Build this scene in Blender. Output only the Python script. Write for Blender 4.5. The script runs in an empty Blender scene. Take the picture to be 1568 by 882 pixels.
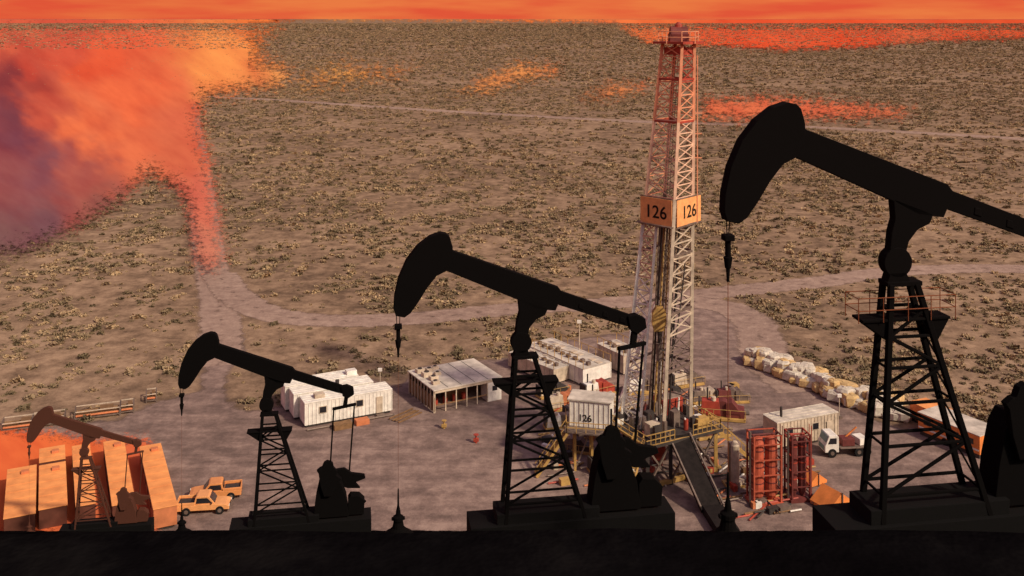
import bpy, math, random
import numpy as np
from mathutils import Vector, Matrix, noise
random.seed(7); rng=np.random.default_rng(7)
C=bpy.context.scene.collection
# ------------------------------------------------------------------ image projection constants
H=48.0; F=1524.0; HZ=28.0; CX=784.0     # camera height (m), focal length, horizon row
def gp(a,b,z=0.0):  # column and row in image pixels
    """image coordinates -> world point at height z"""
    d=F*(H-z)/(b-HZ); return Vector(((a-CX)*d/F,d,z))
def lin(c):
    return tuple(((x/255)/12.92 if x/255<=0.04045 else ((x/255+0.055)/1.055)**2.4) for x in c)
# ------------------------------------------------------------------ materials
MATS={}
def mat(name,col,rough=0.8,var=0.25,scale=1.5,metal=0.0,bump=0.2,col2=None):
    if name in MATS: return MATS[name]
    m=bpy.data.materials.new(name); m.use_nodes=True; N=m.node_tree.nodes; L=m.node_tree.links
    b=N['Principled BSDF']; b.inputs['Roughness'].default_value=rough; b.inputs['Metallic'].default_value=metal
    if rough>0.75: b.inputs['Specular IOR Level'].default_value=0.15
    tc=N.new('ShaderNodeTexCoord'); n=N.new('ShaderNodeTexNoise'); n.inputs['Scale'].default_value=scale; n.inputs['Detail'].default_value=6
    n.inputs['Roughness'].default_value=0.65
    L.new(tc.outputs['Object'],n.inputs['Vector'])
    r=N.new('ShaderNodeValToRGB'); r.color_ramp.elements[0].position=0.32; r.color_ramp.elements[1].position=0.68
    c2=col2 or tuple(x*(1-var) for x in col); c1=tuple(min(1,x*(1+var*0.4)) for x in col)
    r.color_ramp.elements[0].color=(*c2,1); r.color_ramp.elements[1].color=(*c1,1)
    L.new(n.outputs['Fac'],r.inputs['Fac']); L.new(r.outputs['Color'],b.inputs['Base Color'])
    if bump>0:
        bp=N.new('ShaderNodeBump'); bp.inputs['Strength'].default_value=bump; bp.inputs['Distance'].default_value=0.05
        L.new(n.outputs['Fac'],bp.inputs['Height']); L.new(bp.outputs['Normal'],b.inputs['Normal'])
    MATS[name]=m; return m
def diffuse(name):
    m=bpy.data.materials.new(name); m.use_nodes=True; N=m.node_tree.nodes; L=m.node_tree.links
    N.remove(N['Principled BSDF']); d=N.new('ShaderNodeBsdfDiffuse'); L.new(d.outputs[0],N['Material Output'].inputs['Surface']); return m,N,L,d
def with_alpha(N,L,d,alpha):
    t=N.new('ShaderNodeBsdfTransparent'); x=N.new('ShaderNodeMixShader'); L.new(alpha,x.inputs[0]); L.new(t.outputs[0],x.inputs[1]); L.new(d.outputs[0],x.inputs[2]); L.new(x.outputs[0],N['Material Output'].inputs['Surface'])
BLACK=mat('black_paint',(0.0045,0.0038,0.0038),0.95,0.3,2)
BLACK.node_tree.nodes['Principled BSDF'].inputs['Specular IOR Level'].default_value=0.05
BROWNPJ=mat('rusty_brown_paint',(0.09,0.032,0.02),0.85,0.3,2)  # far pumpjack: haze over it painted in as brown
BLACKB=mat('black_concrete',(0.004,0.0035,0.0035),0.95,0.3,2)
RAILRUST=mat('rust_rail',(0.2,0.06,0.025),0.8)
WHITE=mat('white_paint',(0.86,0.8,0.72),0.6,0.3,1.2)
ROOFW=mat('white_roof_sheet',(0.66,0.58,0.49),0.7,0.4,0.7)
CREAM=mat('cream_paint',(0.6,0.48,0.36),0.7,0.4,1)
ORROOF=mat('orange_roof_sheet',(0.98,0.36,0.11),0.7,0.3,0.5)
ORSIDE=mat('orange_wall_sheet',(0.62,0.2,0.08),0.75,0.3,0.8)
DWALL=mat('brown_wall_sheet',(0.13,0.045,0.03),0.8,0.3,0.8)  # inner trailer walls: shade of the gaps put into the colour
ORANGE=mat('orange_paint',(0.85,0.26,0.06),0.6,0.35,1)
LORANGE=mat('light_orange_board',(0.95,0.42,0.15),0.7)
SALMON=mat('salmon_mast_paint',(0.8,0.33,0.18),0.6,0.3,1)
PEACH=mat('peach_mast_paint',(0.82,0.52,0.36),0.6,0.3,1)
RED=mat('red_paint',(0.42,0.055,0.03),0.6,0.4,1)
DRED=mat('dark_red_paint',(0.16,0.03,0.025),0.7,0.4,1)
YEL=mat('yellow_paint',(0.5,0.3,0.09),0.6,0.4,1)
STEEL=mat('weathered_steel',(0.22,0.16,0.13),0.6,0.45,1.5,0.3)
DSTEEL=mat('dark_steel',(0.045,0.034,0.03),0.7,0.5,1.5)
RAMP=mat('ramp_steel',(0.018,0.013,0.012),0.85,0.5,1.5)
WOOD=mat('brown_timber',(0.25,0.14,0.07),0.85,0.4,1.5)
GLASS=mat('dark_glass',(0.02,0.02,0.025),0.15,0.2,1,bump=0)
RUBBER=mat('tyre_rubber',(0.015,0.014,0.014),0.9)
TEAL=mat('teal_paint',(0.2,0.3,0.28),0.6)
BAG=mat('woven_bag_white',(0.66,0.58,0.48),0.85,0.35,2.5)
BAG2=mat('woven_bag_tan',(0.62,0.42,0.2),0.85,0.3,2.5)
PRINT=mat('black_lettering',(0.02,0.015,0.012),0.8,0.1,1,bump=0)
# ------------------------------------------------------------------ builder
class B:
    def __init__(s,name,loc=(0,0,0),rz=0.0,scale=1.0):
        s.name=name; s.p={}; s.loc=loc; s.rz=rz; s.sc=scale; s.txt=[]
    def add(s,part,m,vs,fs):
        V,Fc,_=s.p.setdefault(part,([],[],m)); o=len(V); V.extend([tuple(v) for v in vs]); Fc.extend([tuple(i+o for i in f) for f in fs])
    def box(s,part,m,c,sz,rz=0.0,ry=0.0,rx=0.0,taper=1.0):
        M=Matrix.Translation(c)@Matrix.Rotation(rz,4,'Z')@Matrix.Rotation(ry,4,'Y')@Matrix.Rotation(rx,4,'X')
        x,y,z=[a/2 for a in sz]; t=taper
        vs=[M@Vector(v) for v in [(-x,-y,-z),(x,-y,-z),(x,y,-z),(-x,y,-z),(-x*t,-y*t,z),(x*t,-y*t,z),(x*t,y*t,z),(-x*t,y*t,z)]]
        s.add(part,m,vs,[(0,3,2,1),(4,5,6,7),(0,1,5,4),(1,2,6,5),(2,3,7,6),(3,0,4,7)])
    def beam(s,part,m,a,b,w,h=None):
        a=Vector(a);b=Vector(b);h=h or w; d=b-a; Ln=d.length
        if Ln<1e-6:return
        d.normalize(); up=Vector((0,0,1)) if abs(d.z)<0.95 else Vector((0,1,0))
        r=d.cross(up).normalized(); u=r.cross(d).normalized()
        vs=[]
        for q in (a,b):
            for i,j in ((-1,-1),(1,-1),(1,1),(-1,1)): vs.append(q+r*(i*w/2)+u*(j*h/2))
        s.add(part,m,vs,[(0,1,2,3),(7,6,5,4),(0,4,5,1),(1,5,6,2),(2,6,7,3),(3,7,4,0)])
    def cyl(s,part,m,a,b,r1,r2=None,n=12):
        a=Vector(a);b=Vector(b);r2=r1 if r2 is None else r2; d=(b-a).normalized()
        up=Vector((0,0,1)) if abs(d.z)<0.95 else Vector((0,1,0)); r=d.cross(up).normalized(); u=r.cross(d)
        vs=[]
        for q,rr in ((a,r1),(b,r2)):
            for i in range(n):
                t=2*math.pi*i/n; vs.append(q+r*math.cos(t)*rr+u*math.sin(t)*rr)
        fs=[(i,(i+1)%n,n+(i+1)%n,n+i) for i in range(n)]+[tuple(range(n))[::-1],tuple(range(n,2*n))]
        s.add(part,m,vs,fs)
    def lathe(s,part,m,prof,c=(0,0,0),n=14):
        c=Vector(c); vs=[];fs=[]
        for (r,z) in prof:
            for i in range(n):
                t=2*math.pi*i/n; vs.append(c+Vector((r*math.cos(t),r*math.sin(t),z)))
        for k in range(len(prof)-1):
            for i in range(n): fs.append((k*n+i,k*n+(i+1)%n,(k+1)*n+(i+1)%n,(k+1)*n+i))
        fs.append(tuple(range(n))[::-1]); fs.append(tuple((len(prof)-1)*n+i for i in range(n)))
        s.add(part,m,vs,fs)
    def prism(s,part,m,poly,y0,y1):   # poly in xz
        n=len(poly); vs=[(x,y0,z) for x,z in poly]+[(x,y1,z) for x,z in poly]
        fs=[tuple(range(n)),tuple(range(2*n-1,n-1,-1))]+[(i,n+i,n+(i+1)%n,(i+1)%n) for i in range(n)]
        s.add(part,m,vs,fs)
    def text(s,part,m,t,size,M):
        s.txt.append((part,m,t,size,M))
    def done(s,bevel=0.0):
        e=bpy.data.objects.new(s.name,None); C.objects.link(e); e.location=s.loc; e.rotation_euler=(0,0,s.rz); e.scale=(s.sc,)*3
        e.empty_display_size=0.5
        for k,(V,Fc,m) in s.p.items():
            me=bpy.data.meshes.new(k); me.from_pydata(V,[],Fc); me.materials.append(m); me.validate(); 
            o=bpy.data.objects.new(k,me); C.objects.link(o); o.parent=e
            import bmesh
            bm=bmesh.new(); bm.from_mesh(me); bmesh.ops.recalc_face_normals(bm,faces=bm.faces); bm.to_mesh(me); bm.free()
            if bevel>0:
                md=o.modifiers.new('bevel','BEVEL'); md.width=bevel; md.segments=2; md.limit_method='ANGLE'
        for part,m,t,size,M in s.txt:
            cu=bpy.data.curves.new(part,'FONT'); cu.body=t; cu.size=size; cu.extrude=0.01; cu.align_x='CENTER'; cu.align_y='CENTER'; cu.offset=0.02
            cu.materials.append(m); o=bpy.data.objects.new(part,cu); C.objects.link(o); o.parent=e; o.matrix_local=M
        return e
def mesh_obj(name,V,Fc,m,attrs=None,smooth=False):
    me=bpy.data.meshes.new(name); me.from_pydata(V,[],Fc); me.materials.append(m)
    if attrs:
        for k,(typ,data) in attrs.items():
            at=me.attributes.new(k,typ,'POINT')
            if typ=='FLOAT': at.data.foreach_set('value',np.asarray(data,dtype=np.float32))
            elif typ=='FLOAT_COLOR': at.data.foreach_set('color',np.asarray(data,dtype=np.float32).ravel())
            else: at.data.foreach_set('vector',np.asarray(data,dtype=np.float32).ravel())
    o=bpy.data.objects.new(name,me); C.objects.link(o)
    if smooth: me.shade_smooth()
    return o
# ------------------------------------------------------------------ polygons / roads (world coordinates)
def G(l): return np.array([gp(a,b)[:2] for a,b in l])
pad=G([(-120,690),(0,662),(60,652),(180,640),(240,612),(300,600),(312,540),(312,470),(375,505),(380,540),(352,570),(350,606),(375,628),(430,622),(446,588),(560,575),(610,590),(640,560),(760,548),(820,545),(860,520),(960,508),(985,470),(1075,458),(1130,470),(1165,500),(1150,520),(1155,548),(1215,585),(1290,618),(1380,655),(1440,640),(1620,690),(1700,700),(1700,820),(-120,820)])
def smooth_line(pts,n=14):
    P=[np.array(p) for p in pts]; P=[2*P[0]-P[1]]+P+[2*P[-1]-P[-2]]; out=[]
    for i in range(1,len(P)-2):
        for k in range(n):
            t=k/n; a,b,c,d=P[i-1],P[i],P[i+1],P[i+2]
            out.append(0.5*((2*b)+(-a+c)*t+(2*a-5*b+4*c-d)*t*t+(-a+3*b-3*c+d)*t**3))
    out.append(P[-2]); return np.array(out)
roadN=smooth_line(G([(335,560),(338,500),(333,450),(322,400),(314,340),(308,280),(302,230),(296,190),(290,160),(280,140)]))
roadE=smooth_line(G([(335,420),(360,452),(400,476),(450,487),(530,491),(640,487),(800,472),(950,463),(1100,448),(1250,432),(1330,420),(1400,414),(1500,411),(1600,413),(1750,420)]))
roadF=smooth_line(G([(250,146),(400,152),(600,165),(800,177),(1000,187),(1200,193),(1400,203),(1568,213),(1700,222)]))
roadL=smooth_line(G([(1060,462),(1110,470),(1150,490),(1165,520),(1180,560),(1230,600)]))
roads=[(roadN,3.7,'dirt_road'),(roadE,3.8,'dirt_road'),(roadF,5.5,'dirt_road'),(roadL,4.0,'dirt_road')]
def pip(P,poly):
    x,y=P[:,0],P[:,1]; ins=np.zeros(len(P),bool); j=len(poly)-1
    for i in range(len(poly)):
        xi,yi=poly[i]; xj,yj=poly[j]
        c=((yi>y)!=(yj>y)); 
        with np.errstate(divide='ignore',invalid='ignore'): xx=(xj-xi)*(y-yi)/(yj-yi)+xi
        ins^=(c&(x<xx)); j=i
    return ins
def dist(P,line,closed=False):
    L=np.vstack([line,line[:1]]) if closed else line; best=np.full(len(P),1e9)
    for i in range(len(L)-1):
        a,b=L[i],L[i+1]; ab=b-a; t=np.clip(((P-a)@ab)/(ab@ab+1e-9),0,1); q=a+t[:,None]*ab
        best=np.minimum(best,np.hypot(*(P-q).T))
    return best
# ------------------------------------------------------------------ ground
def soil_mat(name,base,dark,light,edge=False,s1=0.25,track=False):
    m,N,L,b=diffuse(name)
    g=N.new('ShaderNodeNewGeometry')
    def nz(sc,det=4,stretch=None,ro=0.6):
        n=N.new('ShaderNodeTexNoise'); n.inputs['Scale'].default_value=sc; n.inputs['Detail'].default_value=det; n.inputs['Roughness'].default_value=ro
        if stretch:
            mp=N.new('ShaderNodeMapping'); mp.inputs['Scale'].default_value=stretch; mp.inputs['Rotation'].default_value=(0,0,0.5)
            L.new(g.outputs['Position'],mp.inputs['Vector']); L.new(mp.outputs[0],n.inputs['Vector'])
        else: L.new(g.outputs['Position'],n.inputs['Vector'])
        return n.outputs['Fac']
    a=nz(s1,6,None,0.75); c=nz(0.018,3)
    def mad(x,k,y):
        q=N.new('ShaderNodeMath'); q.operation='MULTIPLY_ADD'; L.new(x,q.inputs[0]); q.inputs[1].default_value=k
        if isinstance(y,float): q.inputs[2].default_value=y
        else: L.new(y,q.inputs[2])
        return q.outputs[0]
    t=mad(a,1.3,mad(c,0.6,-0.45))
    if track: t=mad(nz(0.35,4,(0.22,1.6,1)),0.6,mad(t,1.0,-0.3))
    r=N.new('ShaderNodeValToRGB'); cr=r.color_ramp; cr.elements[0].position=0.3; cr.elements[0].color=(*dark,1); cr.elements[1].position=0.72; cr.elements[1].color=(*light,1)
    q=cr.elements.new(0.5); q.color=(*base,1); L.new(t,r.inputs['Fac']); L.new(r.outputs[0],b.inputs['Color'])
    bp=N.new('ShaderNodeBump'); bp.inputs['Strength'].default_value=0.6; bp.inputs['Distance'].default_value=0.3; L.new(a,bp.inputs['Height']); L.new(bp.outputs[0],b.inputs['Normal'])
    if edge:
        at=N.new('ShaderNodeAttribute'); at.attribute_name='edge'
        v=mad(nz(0.5,3),1.6,mad(at.outputs['Fac'],1.6,-1.3))
        cl=N.new('ShaderNodeMath'); cl.operation='MULTIPLY'; cl.use_clamp=True; cl.inputs[1].default_value=2.2; L.new(v,cl.inputs[0])
        with_alpha(N,L,b,cl.outputs[0])
    return m
GROUND=soil_mat('steppe_soil',(0.255,0.168,0.112),(0.125,0.083,0.057),(0.40,0.27,0.18))
PADM=soil_mat('bare_gravel',(0.24,0.165,0.142),(0.155,0.108,0.095),(0.36,0.255,0.215),edge=True,s1=0.4,track=True)
ROADM=soil_mat('packed_dirt',(0.33,0.228,0.185),(0.25,0.17,0.14),(0.43,0.305,0.245),edge=True,s1=0.5)
S=60000
mesh_obj('ground',[(-S,-400,0),(S,-400,0),(S,S,0),(-S,S,0)],[(0,1,2,3)],GROUND)
# pad
xs=np.arange(-75,80,1.0); ys=np.arange(88,175,1.0)
X,Y=np.meshgrid(xs,ys); P=np.c_[X.ravel(),Y.ravel()]; ins=pip(P,pad); dd=dist(P,pad,True); sd=np.where(ins,dd,-dd)
e=np.clip(sd/3.0+0.3,0,1); keep=sd>-1.6
idx=-np.ones(len(P),int); idx[keep]=np.arange(keep.sum()); nx=len(xs); Fc=[]
for j in range(len(ys)-1):
    for i in range(nx-1):
        q=[j*nx+i,j*nx+i+1,(j+1)*nx+i+1,(j+1)*nx+i]
        if all(idx[k]>=0 for k in q): Fc.append([int(idx[k]) for k in q])
Pk=P[keep]; mesh_obj('well_pad',[(x,y,0.012) for x,y in Pk],Fc,PADM,{'edge':('FLOAT',e[keep])})
for k,(ln,w,nm) in enumerate(roads):
    V=[];Fc=[];E=[]
    for i,p in enumerate(ln):
        t=ln[min(i+1,len(ln)-1)]-ln[max(i-1,0)]; t=t/np.linalg.norm(t); n=np.array([t[1],-t[0]])
        for f,ee in ((-1.5,0),(-0.75,0.9),(-0.25,0.72),(0,0.6),(0.25,0.72),(0.75,0.9),(1.5,0)):
            q=p+n*w*0.75*f; V.append((q[0],q[1],0.02+0.006*k)); E.append(ee)
    for i in range(len(ln)-1):
        for j in range(6): Fc.append((i*7+j,i*7+j+1,(i+1)*7+j+1,(i+1)*7+j))
    mesh_obj(nm,V,Fc,ROADM,{'edge':('FLOAT',E)})
# ------------------------------------------------------------------ shrubs
LEAF,N,L,d_=diffuse('shrub_leaves')
oi=N.new('ShaderNodeObjectInfo'); r=N.new('ShaderNodeValToRGB'); r.color_ramp.elements[0].color=(0.13,0.10,0.06,1); r.color_ramp.elements[1].color=(0.46,0.33,0.19,1)
for pos,cc_ in ((0.25,(0.23,0.17,0.10,1)),(0.5,(0.30,0.22,0.135,1)),(0.75,(0.36,0.25,0.15,1))): e=r.color_ramp.elements.new(pos); e.color=cc_
L.new(oi.outputs['Random'],r.inputs['Fac']); L.new(r.outputs[0],d_.inputs['Color'])
col=bpy.data.collections.new('shrub_kinds')
for k in range(5):
    V=[];Fc=[]
    n=62
    lobes=[(random.uniform(-.55,.55),random.uniform(-.4,.4),random.uniform(.25,.5)) for _ in range(4)]
    for i in range(n):
        lx,ly,lr=random.choice(lobes)
        th=random.uniform(0,2*math.pi); ph=math.acos(random.uniform(0,1)); r=lr*random.uniform(.65,1.08)
        c=Vector((lx+r*math.sin(ph)*math.cos(th),ly+r*math.sin(ph)*math.sin(th),r*math.cos(ph)*1.05))
        s=random.uniform(.09,.21); M=Matrix.Rotation(random.uniform(0,6.28),3,'Z')@Matrix.Rotation(random.uniform(0.1,1.4),3,'X')
        o=len(V); V+= [tuple(c+M@Vector(v)*s) for v in ((-1,-.6,0),(1,-.6,0),(.5,1,0),(-.6,.9,0))]; Fc.append((o,o+1,o+2,o+3))
    me=bpy.data.meshes.new('shrub'); me.from_pydata(V,[],Fc); me.materials.append(LEAF); col.objects.link(bpy.data.objects.new('shrub_kind',me))
pts=[];scl=[]
for d0,d1,den,s0,s1 in ((95,180,0.85,0.35,1.25),(180,320,0.5,0.4,1.5),(320,700,0.2,0.7,1.9),(700,1500,0.042,1.3,3.1),(1500,3800,0.008,2.6,6),(3800,9000,0.001,6,13)):
    n=int(0.58*(d1*d1-d0*d0)*den); d=np.sqrt(rng.uniform(d0*d0,d1*d1,n)); u=rng.uniform(-0.58,0.58,n)
    P=np.c_[u*d,d]; nzv=np.array([noise.noise(Vector((x*0.12,y*0.07,0)))+0.6*noise.noise(Vector((x*0.012,y*0.008,3))) for x,y in P])
    ok=(rng.random(n)<np.clip(0.62+nzv*1.5,0.1,1))
    if d0<300: ok&=~(pip(P,pad))
    for ln,w,_ in roads: ok&=(dist(P,ln)>w*0.95)
    P=P[ok]; pts.append(P); scl.append(s0+(s1-s0)*rng.random(len(P))**2.2)
P=np.vstack(pts); scl=np.concatenate(scl); nP=len(P)
me=bpy.data.meshes.new('steppe_shrubs'); me.from_pydata(np.c_[P,np.zeros(nP)].tolist(),[],[])
me.attributes.new('scl','FLOAT','POINT').data.foreach_set('value',scl.astype(np.float32))
me.attributes.new('rot','FLOAT','POINT').data.foreach_set('value',rng.uniform(0,6.28,nP).astype(np.float32))
sh=bpy.data.objects.new('steppe_shrubs',me); C.objects.link(sh)
ng=bpy.data.node_groups.new('scatter','GeometryNodeTree'); ng.interface.new_socket('Geometry',in_out='INPUT',socket_type='NodeSocketGeometry'); ng.interface.new_socket('Geometry',in_out='OUTPUT',socket_type='NodeSocketGeometry')
gi=ng.nodes.new('NodeGroupInput'); go=ng.nodes.new('NodeGroupOutput'); ip=ng.nodes.new('GeometryNodeInstanceOnPoints'); ci=ng.nodes.new('GeometryNodeCollectionInfo')
ci.inputs['Collection'].default_value=col; ci.inputs['Separate Children'].default_value=True; ci.inputs['Reset Children'].default_value=True
a1=ng.nodes.new('GeometryNodeInputNamedAttribute'); a1.data_type='FLOAT'; a1.inputs['Name'].default_value='scl'
a2=ng.nodes.new('GeometryNodeInputNamedAttribute'); a2.data_type='FLOAT'; a2.inputs['Name'].default_value='rot'
cb=ng.nodes.new('ShaderNodeCombineXYZ'); l=ng.links
l.new(gi.outputs[0],ip.inputs['Points']); l.new(ci.outputs[0],ip.inputs['Instance']); ip.inputs['Pick Instance'].default_value=True
l.new(a2.outputs['Attribute'],cb.inputs['Z']); l.new(cb.outputs[0],ip.inputs['Rotation']); l.new(a1.outputs['Attribute'],ip.inputs['Scale']); l.new(ip.outputs[0],go.inputs[0])
sh.modifiers.new('scatter','NODES').node_group=ng
# ------------------------------------------------------------------ dark foreground hillside
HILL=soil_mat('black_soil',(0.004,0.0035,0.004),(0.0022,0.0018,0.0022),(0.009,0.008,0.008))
V=[];Fc=[]; ysl=list(np.linspace(-60,8,14))+list(np.linspace(8.5,14,12))+list(np.linspace(16,100,43)); xsl=np.linspace(-110,110,331)
for y in ysl:
    for x in xsl:
        z=41.3 if y<=13.0 else 48-0.5085*y-0.25-min(0.35,(y-13)*0.05)
        z+=(noise.noise(Vector((x*0.4,y*0.4,0)))*0.14+noise.noise(Vector((x*1.7,y*1.7,5)))*0.08)*(0.5 if y<=14 else 0.9)
        V.append((x,y,max(z,-0.5)))
nx=len(xsl)
for j in range(len(ysl)-1):
    for i in range(nx-1): Fc.append((j*nx+i,j*nx+i+1,(j+1)*nx+i+1,(j+1)*nx+i))
mesh_obj('hillside',V,Fc,HILL,smooth=True)
# ------------------------------------------------------------------ pumpjacks (design unit u = 2.38 cm)
def pumpjack(bx,by,ratio,M,rail=False,rz=0.16):
    u=10/420; d=F*u/ratio; z=H-(by-HZ)*d/F; x=(bx-CX)*d/F
    b=B('pumpjack',(x,d,z),rz,u)
    head=[(-142,414),(-138,400),(-137,386),(-147,364),(-162,357),(-176,340),(-190,318),(-201,303),(-210,297),(-223,300),(-226,310),(-225,328),(-219,355),(-207,382),(-190,403),(-172,416),(-156,421),(-147,419)]
    b.prism('horsehead',M,head,-8,8)
    b.prism('walking_beam',M,[(-140,394),(25,331),(32,322),(20,296),(-10,300),(-36,314),(-148,364)],-6,6)
    b.prism('walking_beam_tail',M,[(20,328),(163,274),(160,258),(120,270),(25,304)],-4,4)
    for xx in (60,98,125,150): b.prism('beam_bolts_%d'%xx,M,[(xx-4,312-(xx-22)*0.375),(xx+5,309-(xx-22)*0.375),(xx+4,318-(xx-22)*0.375),(xx-3,320-(xx-22)*0.375)],-5,5)
    b.prism('samson_saddle',M,[(-38,318),(8,300),(4,290),(-10,284),(-20,272),(-23,262),(-42,262),(-40,282),(-36,296)],-6,6)
    b.cyl('centre_bearing',M,(-33,-7,250),(-33,7,250),16,16,20)
    b.prism('post_neck',M,[(-42,240),(-24,240),(-18,228),(-46,228)],-7,7)
    b.box('tower_cap',M,(-27,0,228),(40,20,5))
    T={(-1,-1):((-42,-8),(-58,-20)),(-1,1):((-42,8),(-58,20)),(1,-1):((-13,-8),(58,-20)),(1,1):((-13,8),(58,20))}
    def lp(k,t): (a,c),(e,f)=T[k]; return Vector((e+(a-e)*t,f+(c-f)*t,228*t))
    for k in T: b.beam('tower_leg_%d_%d'%(k[0]+1,k[1]+1),M,lp(k,-0.08),lp(k,1),6)
    lv=[0.05,0.27,0.46,0.62,0.76,0.88]
    for i,t in enumerate(lv):
        for s in (-1,1): b.beam('tower_struts',M,lp((-1,s),t),lp((1,s),t),3.2); b.beam('tower_struts',M,lp((s,-1),t),lp((s,1),t),2.5)
        if i<len(lv)-1:
            t2=lv[i+1]
            for s in (-1,1):
                q=(-1,1) if i%2==0 else (1,-1)
                b.beam('tower_braces',M,lp((q[0],s),t),lp((q[1],s),t2),3.2)
            b.beam('tower_braces',M,lp((1,-1),t),lp((1,1),t2),2)
    b.prism('platform_bracket',M,[(-76,190),(-44,190),(-46,168)],-10,10); b.prism('platform_bracket_2',M,[(2,190),(-10,190),(10,166),(24,190)],-10,10)
    b.box('platform',M,(-26,0,191),(100,24,3))
    if rail:
        for zz in (203,216):
            for yy in (-14,14): b.beam('platform_rail',RAILRUST,(-82,yy,zz),(28,yy,zz),1.0)
            for xx in (-82,28): b.beam('platform_rail',RAILRUST,(xx,-14,zz),(xx,14,zz),1.0)
        for xx in (-82,-54,-26,0,28):
            for yy in (-14,14): b.beam('platform_rail_posts',RAILRUST,(xx,yy,190),(xx,yy,216),1.0)
    # tail bearing, equaliser, pitman arms
    b.prism('tail_bearing',M,[(134,282),(148,284),(162,277),(164,263),(150,254),(138,260)],-7,7)
    b.beam('equaliser_hanger',M,(147,0,262),(143,0,232),9,9)
    b.beam('equaliser_bar',M,(116,-16,236),(168,16,232),6)
    b.beam('pitman_arm_near',M,(118,-15,234),(110,-22,104),3.6)
    b.beam('pitman_arm_far',M,(165,15,234),(152,22,60),3.6)
    # gear reducer, crank and counterweight, motor
    b.prism('gear_reducer',M,[(72,-12),(78,34),(86,70),(94,84),(120,84),(134,64),(146,30),(152,-12)],-16,16)
    b.prism('counterweight',M,[(84,94),(80,100),(88,106),(92,107),(96,117),(104,121),(116,115),(118,105),(126,96),(124,86),(136,78),(122,60),(112,40),(96,40),(88,66)],-24,-14)
    b.prism('counterweight_far',M,[(120,82),(142,84),(158,72),(188,66),(190,58),(166,50),(178,36),(150,38),(118,50)],14,24)
    b.prism('motor',M,[(150,-12),(150,24),(156,32),(176,30),(188,18),(186,-12)],-12,12)
    b.prism('brake_lever',M,[(170,28),(174,28),(192,12),(188,8)],-3,3)
    # polished rod
    b.beam('bridle',M,(-222,-3,302),(-221,-3,282),1.2); b.beam('bridle_far',M,(-216,3,302),(-217,3,282),1.2)
    b.box('carrier_bar',M,(-219,0,282),(11,12,6)); b.cyl('rod_clamp',M,(-219,0,279),(-219,0,258),3.2,3.2,10); b.cyl('load_cell',M,(-219,0,262),(-219,0,250),5,3.2,10); b.cyl('rod_sleeve',M,(-219,0,250),(-219,0,236),2.3,1.4,10)
    b.cyl('polished_rod',RAILRUST,(-219,0,238),(-219,0,30),0.45 if rail else 0.25,0.45 if rail else 0.25,6)
    b.lathe('wellhead',M,[(30,-46),(24,-30),(15,-24),(9,-18),(7,-9),(8,-7),(8,-2),(4,0),(3,8),(1.6,14),(0.9,40)],(-219,0,0))
    b.box('wellhead_valve',M,(-219,0,-5),(20,5,4))
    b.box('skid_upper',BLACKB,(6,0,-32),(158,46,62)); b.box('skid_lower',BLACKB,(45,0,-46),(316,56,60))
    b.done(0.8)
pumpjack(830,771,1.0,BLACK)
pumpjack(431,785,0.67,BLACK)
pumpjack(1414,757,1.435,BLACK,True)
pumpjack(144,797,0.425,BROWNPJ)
# ------------------------------------------------------------------ drilling rig
rx,ry=15.7,107.0; k=ry/F
b=B('drilling_rig',(rx,ry,0))
FZ=4.6
def corner(i,z):
    t=(z-FZ)/(45.3-FZ); R=3.75+(1.72-3.75)*t; cx=-0.2+2.4*t
    a=math.radians([180,273,3,93][i]); return Vector((cx+R*math.cos(a),R*math.sin(a),z))
def lattice(part,fa,fb,z0,z1,n,w,mt):
    zs=[z0+(z1-z0)*i/n for i in range(n+1)]
    for i in range(n):
        a0,b0,a1,b1=fa(zs[i]),fb(zs[i]),fa(zs[i+1]),fb(zs[i+1]); mid=mt((zs[i]+zs[i+1])/2); pn=part+'_'+mid.name.split('_')[0]
        b.beam(pn,mid,a0,b0,w)
        b.beam(pn,mid,a0,b1,w*0.8); b.beam(pn,mid,b0,a1,w*0.8)
c=[lambda z,i=i:corner(i,z) for i in range(4)]
inner=lambda z: corner(0,z).lerp(corner(1,z),0.45+0.0*z)
innerB=lambda z: corner(0,z).lerp(corner(3,z),0.45)
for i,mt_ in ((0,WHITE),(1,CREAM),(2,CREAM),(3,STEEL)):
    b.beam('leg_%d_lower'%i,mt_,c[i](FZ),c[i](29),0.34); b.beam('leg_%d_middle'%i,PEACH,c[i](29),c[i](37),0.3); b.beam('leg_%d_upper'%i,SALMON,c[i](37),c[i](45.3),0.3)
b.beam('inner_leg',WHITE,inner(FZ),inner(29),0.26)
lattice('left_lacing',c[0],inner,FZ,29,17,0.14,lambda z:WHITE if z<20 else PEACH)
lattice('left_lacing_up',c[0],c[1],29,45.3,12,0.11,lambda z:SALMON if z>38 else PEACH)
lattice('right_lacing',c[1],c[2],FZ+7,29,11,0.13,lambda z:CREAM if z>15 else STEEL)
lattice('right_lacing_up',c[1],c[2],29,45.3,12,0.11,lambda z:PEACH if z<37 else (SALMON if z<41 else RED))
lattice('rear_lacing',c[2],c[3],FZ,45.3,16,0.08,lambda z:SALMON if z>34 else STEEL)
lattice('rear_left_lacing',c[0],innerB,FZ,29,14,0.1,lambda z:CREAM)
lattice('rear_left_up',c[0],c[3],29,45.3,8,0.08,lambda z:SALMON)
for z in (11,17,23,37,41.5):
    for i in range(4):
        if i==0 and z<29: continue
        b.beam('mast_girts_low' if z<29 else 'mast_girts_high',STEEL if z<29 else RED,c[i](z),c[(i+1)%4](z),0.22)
for z in (35.6,33.0,37.8):
    b.beam('mast_side_arms',SALMON,corner(2,z),corner(2,z)+Vector((0.9,0,0)),.12)
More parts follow.
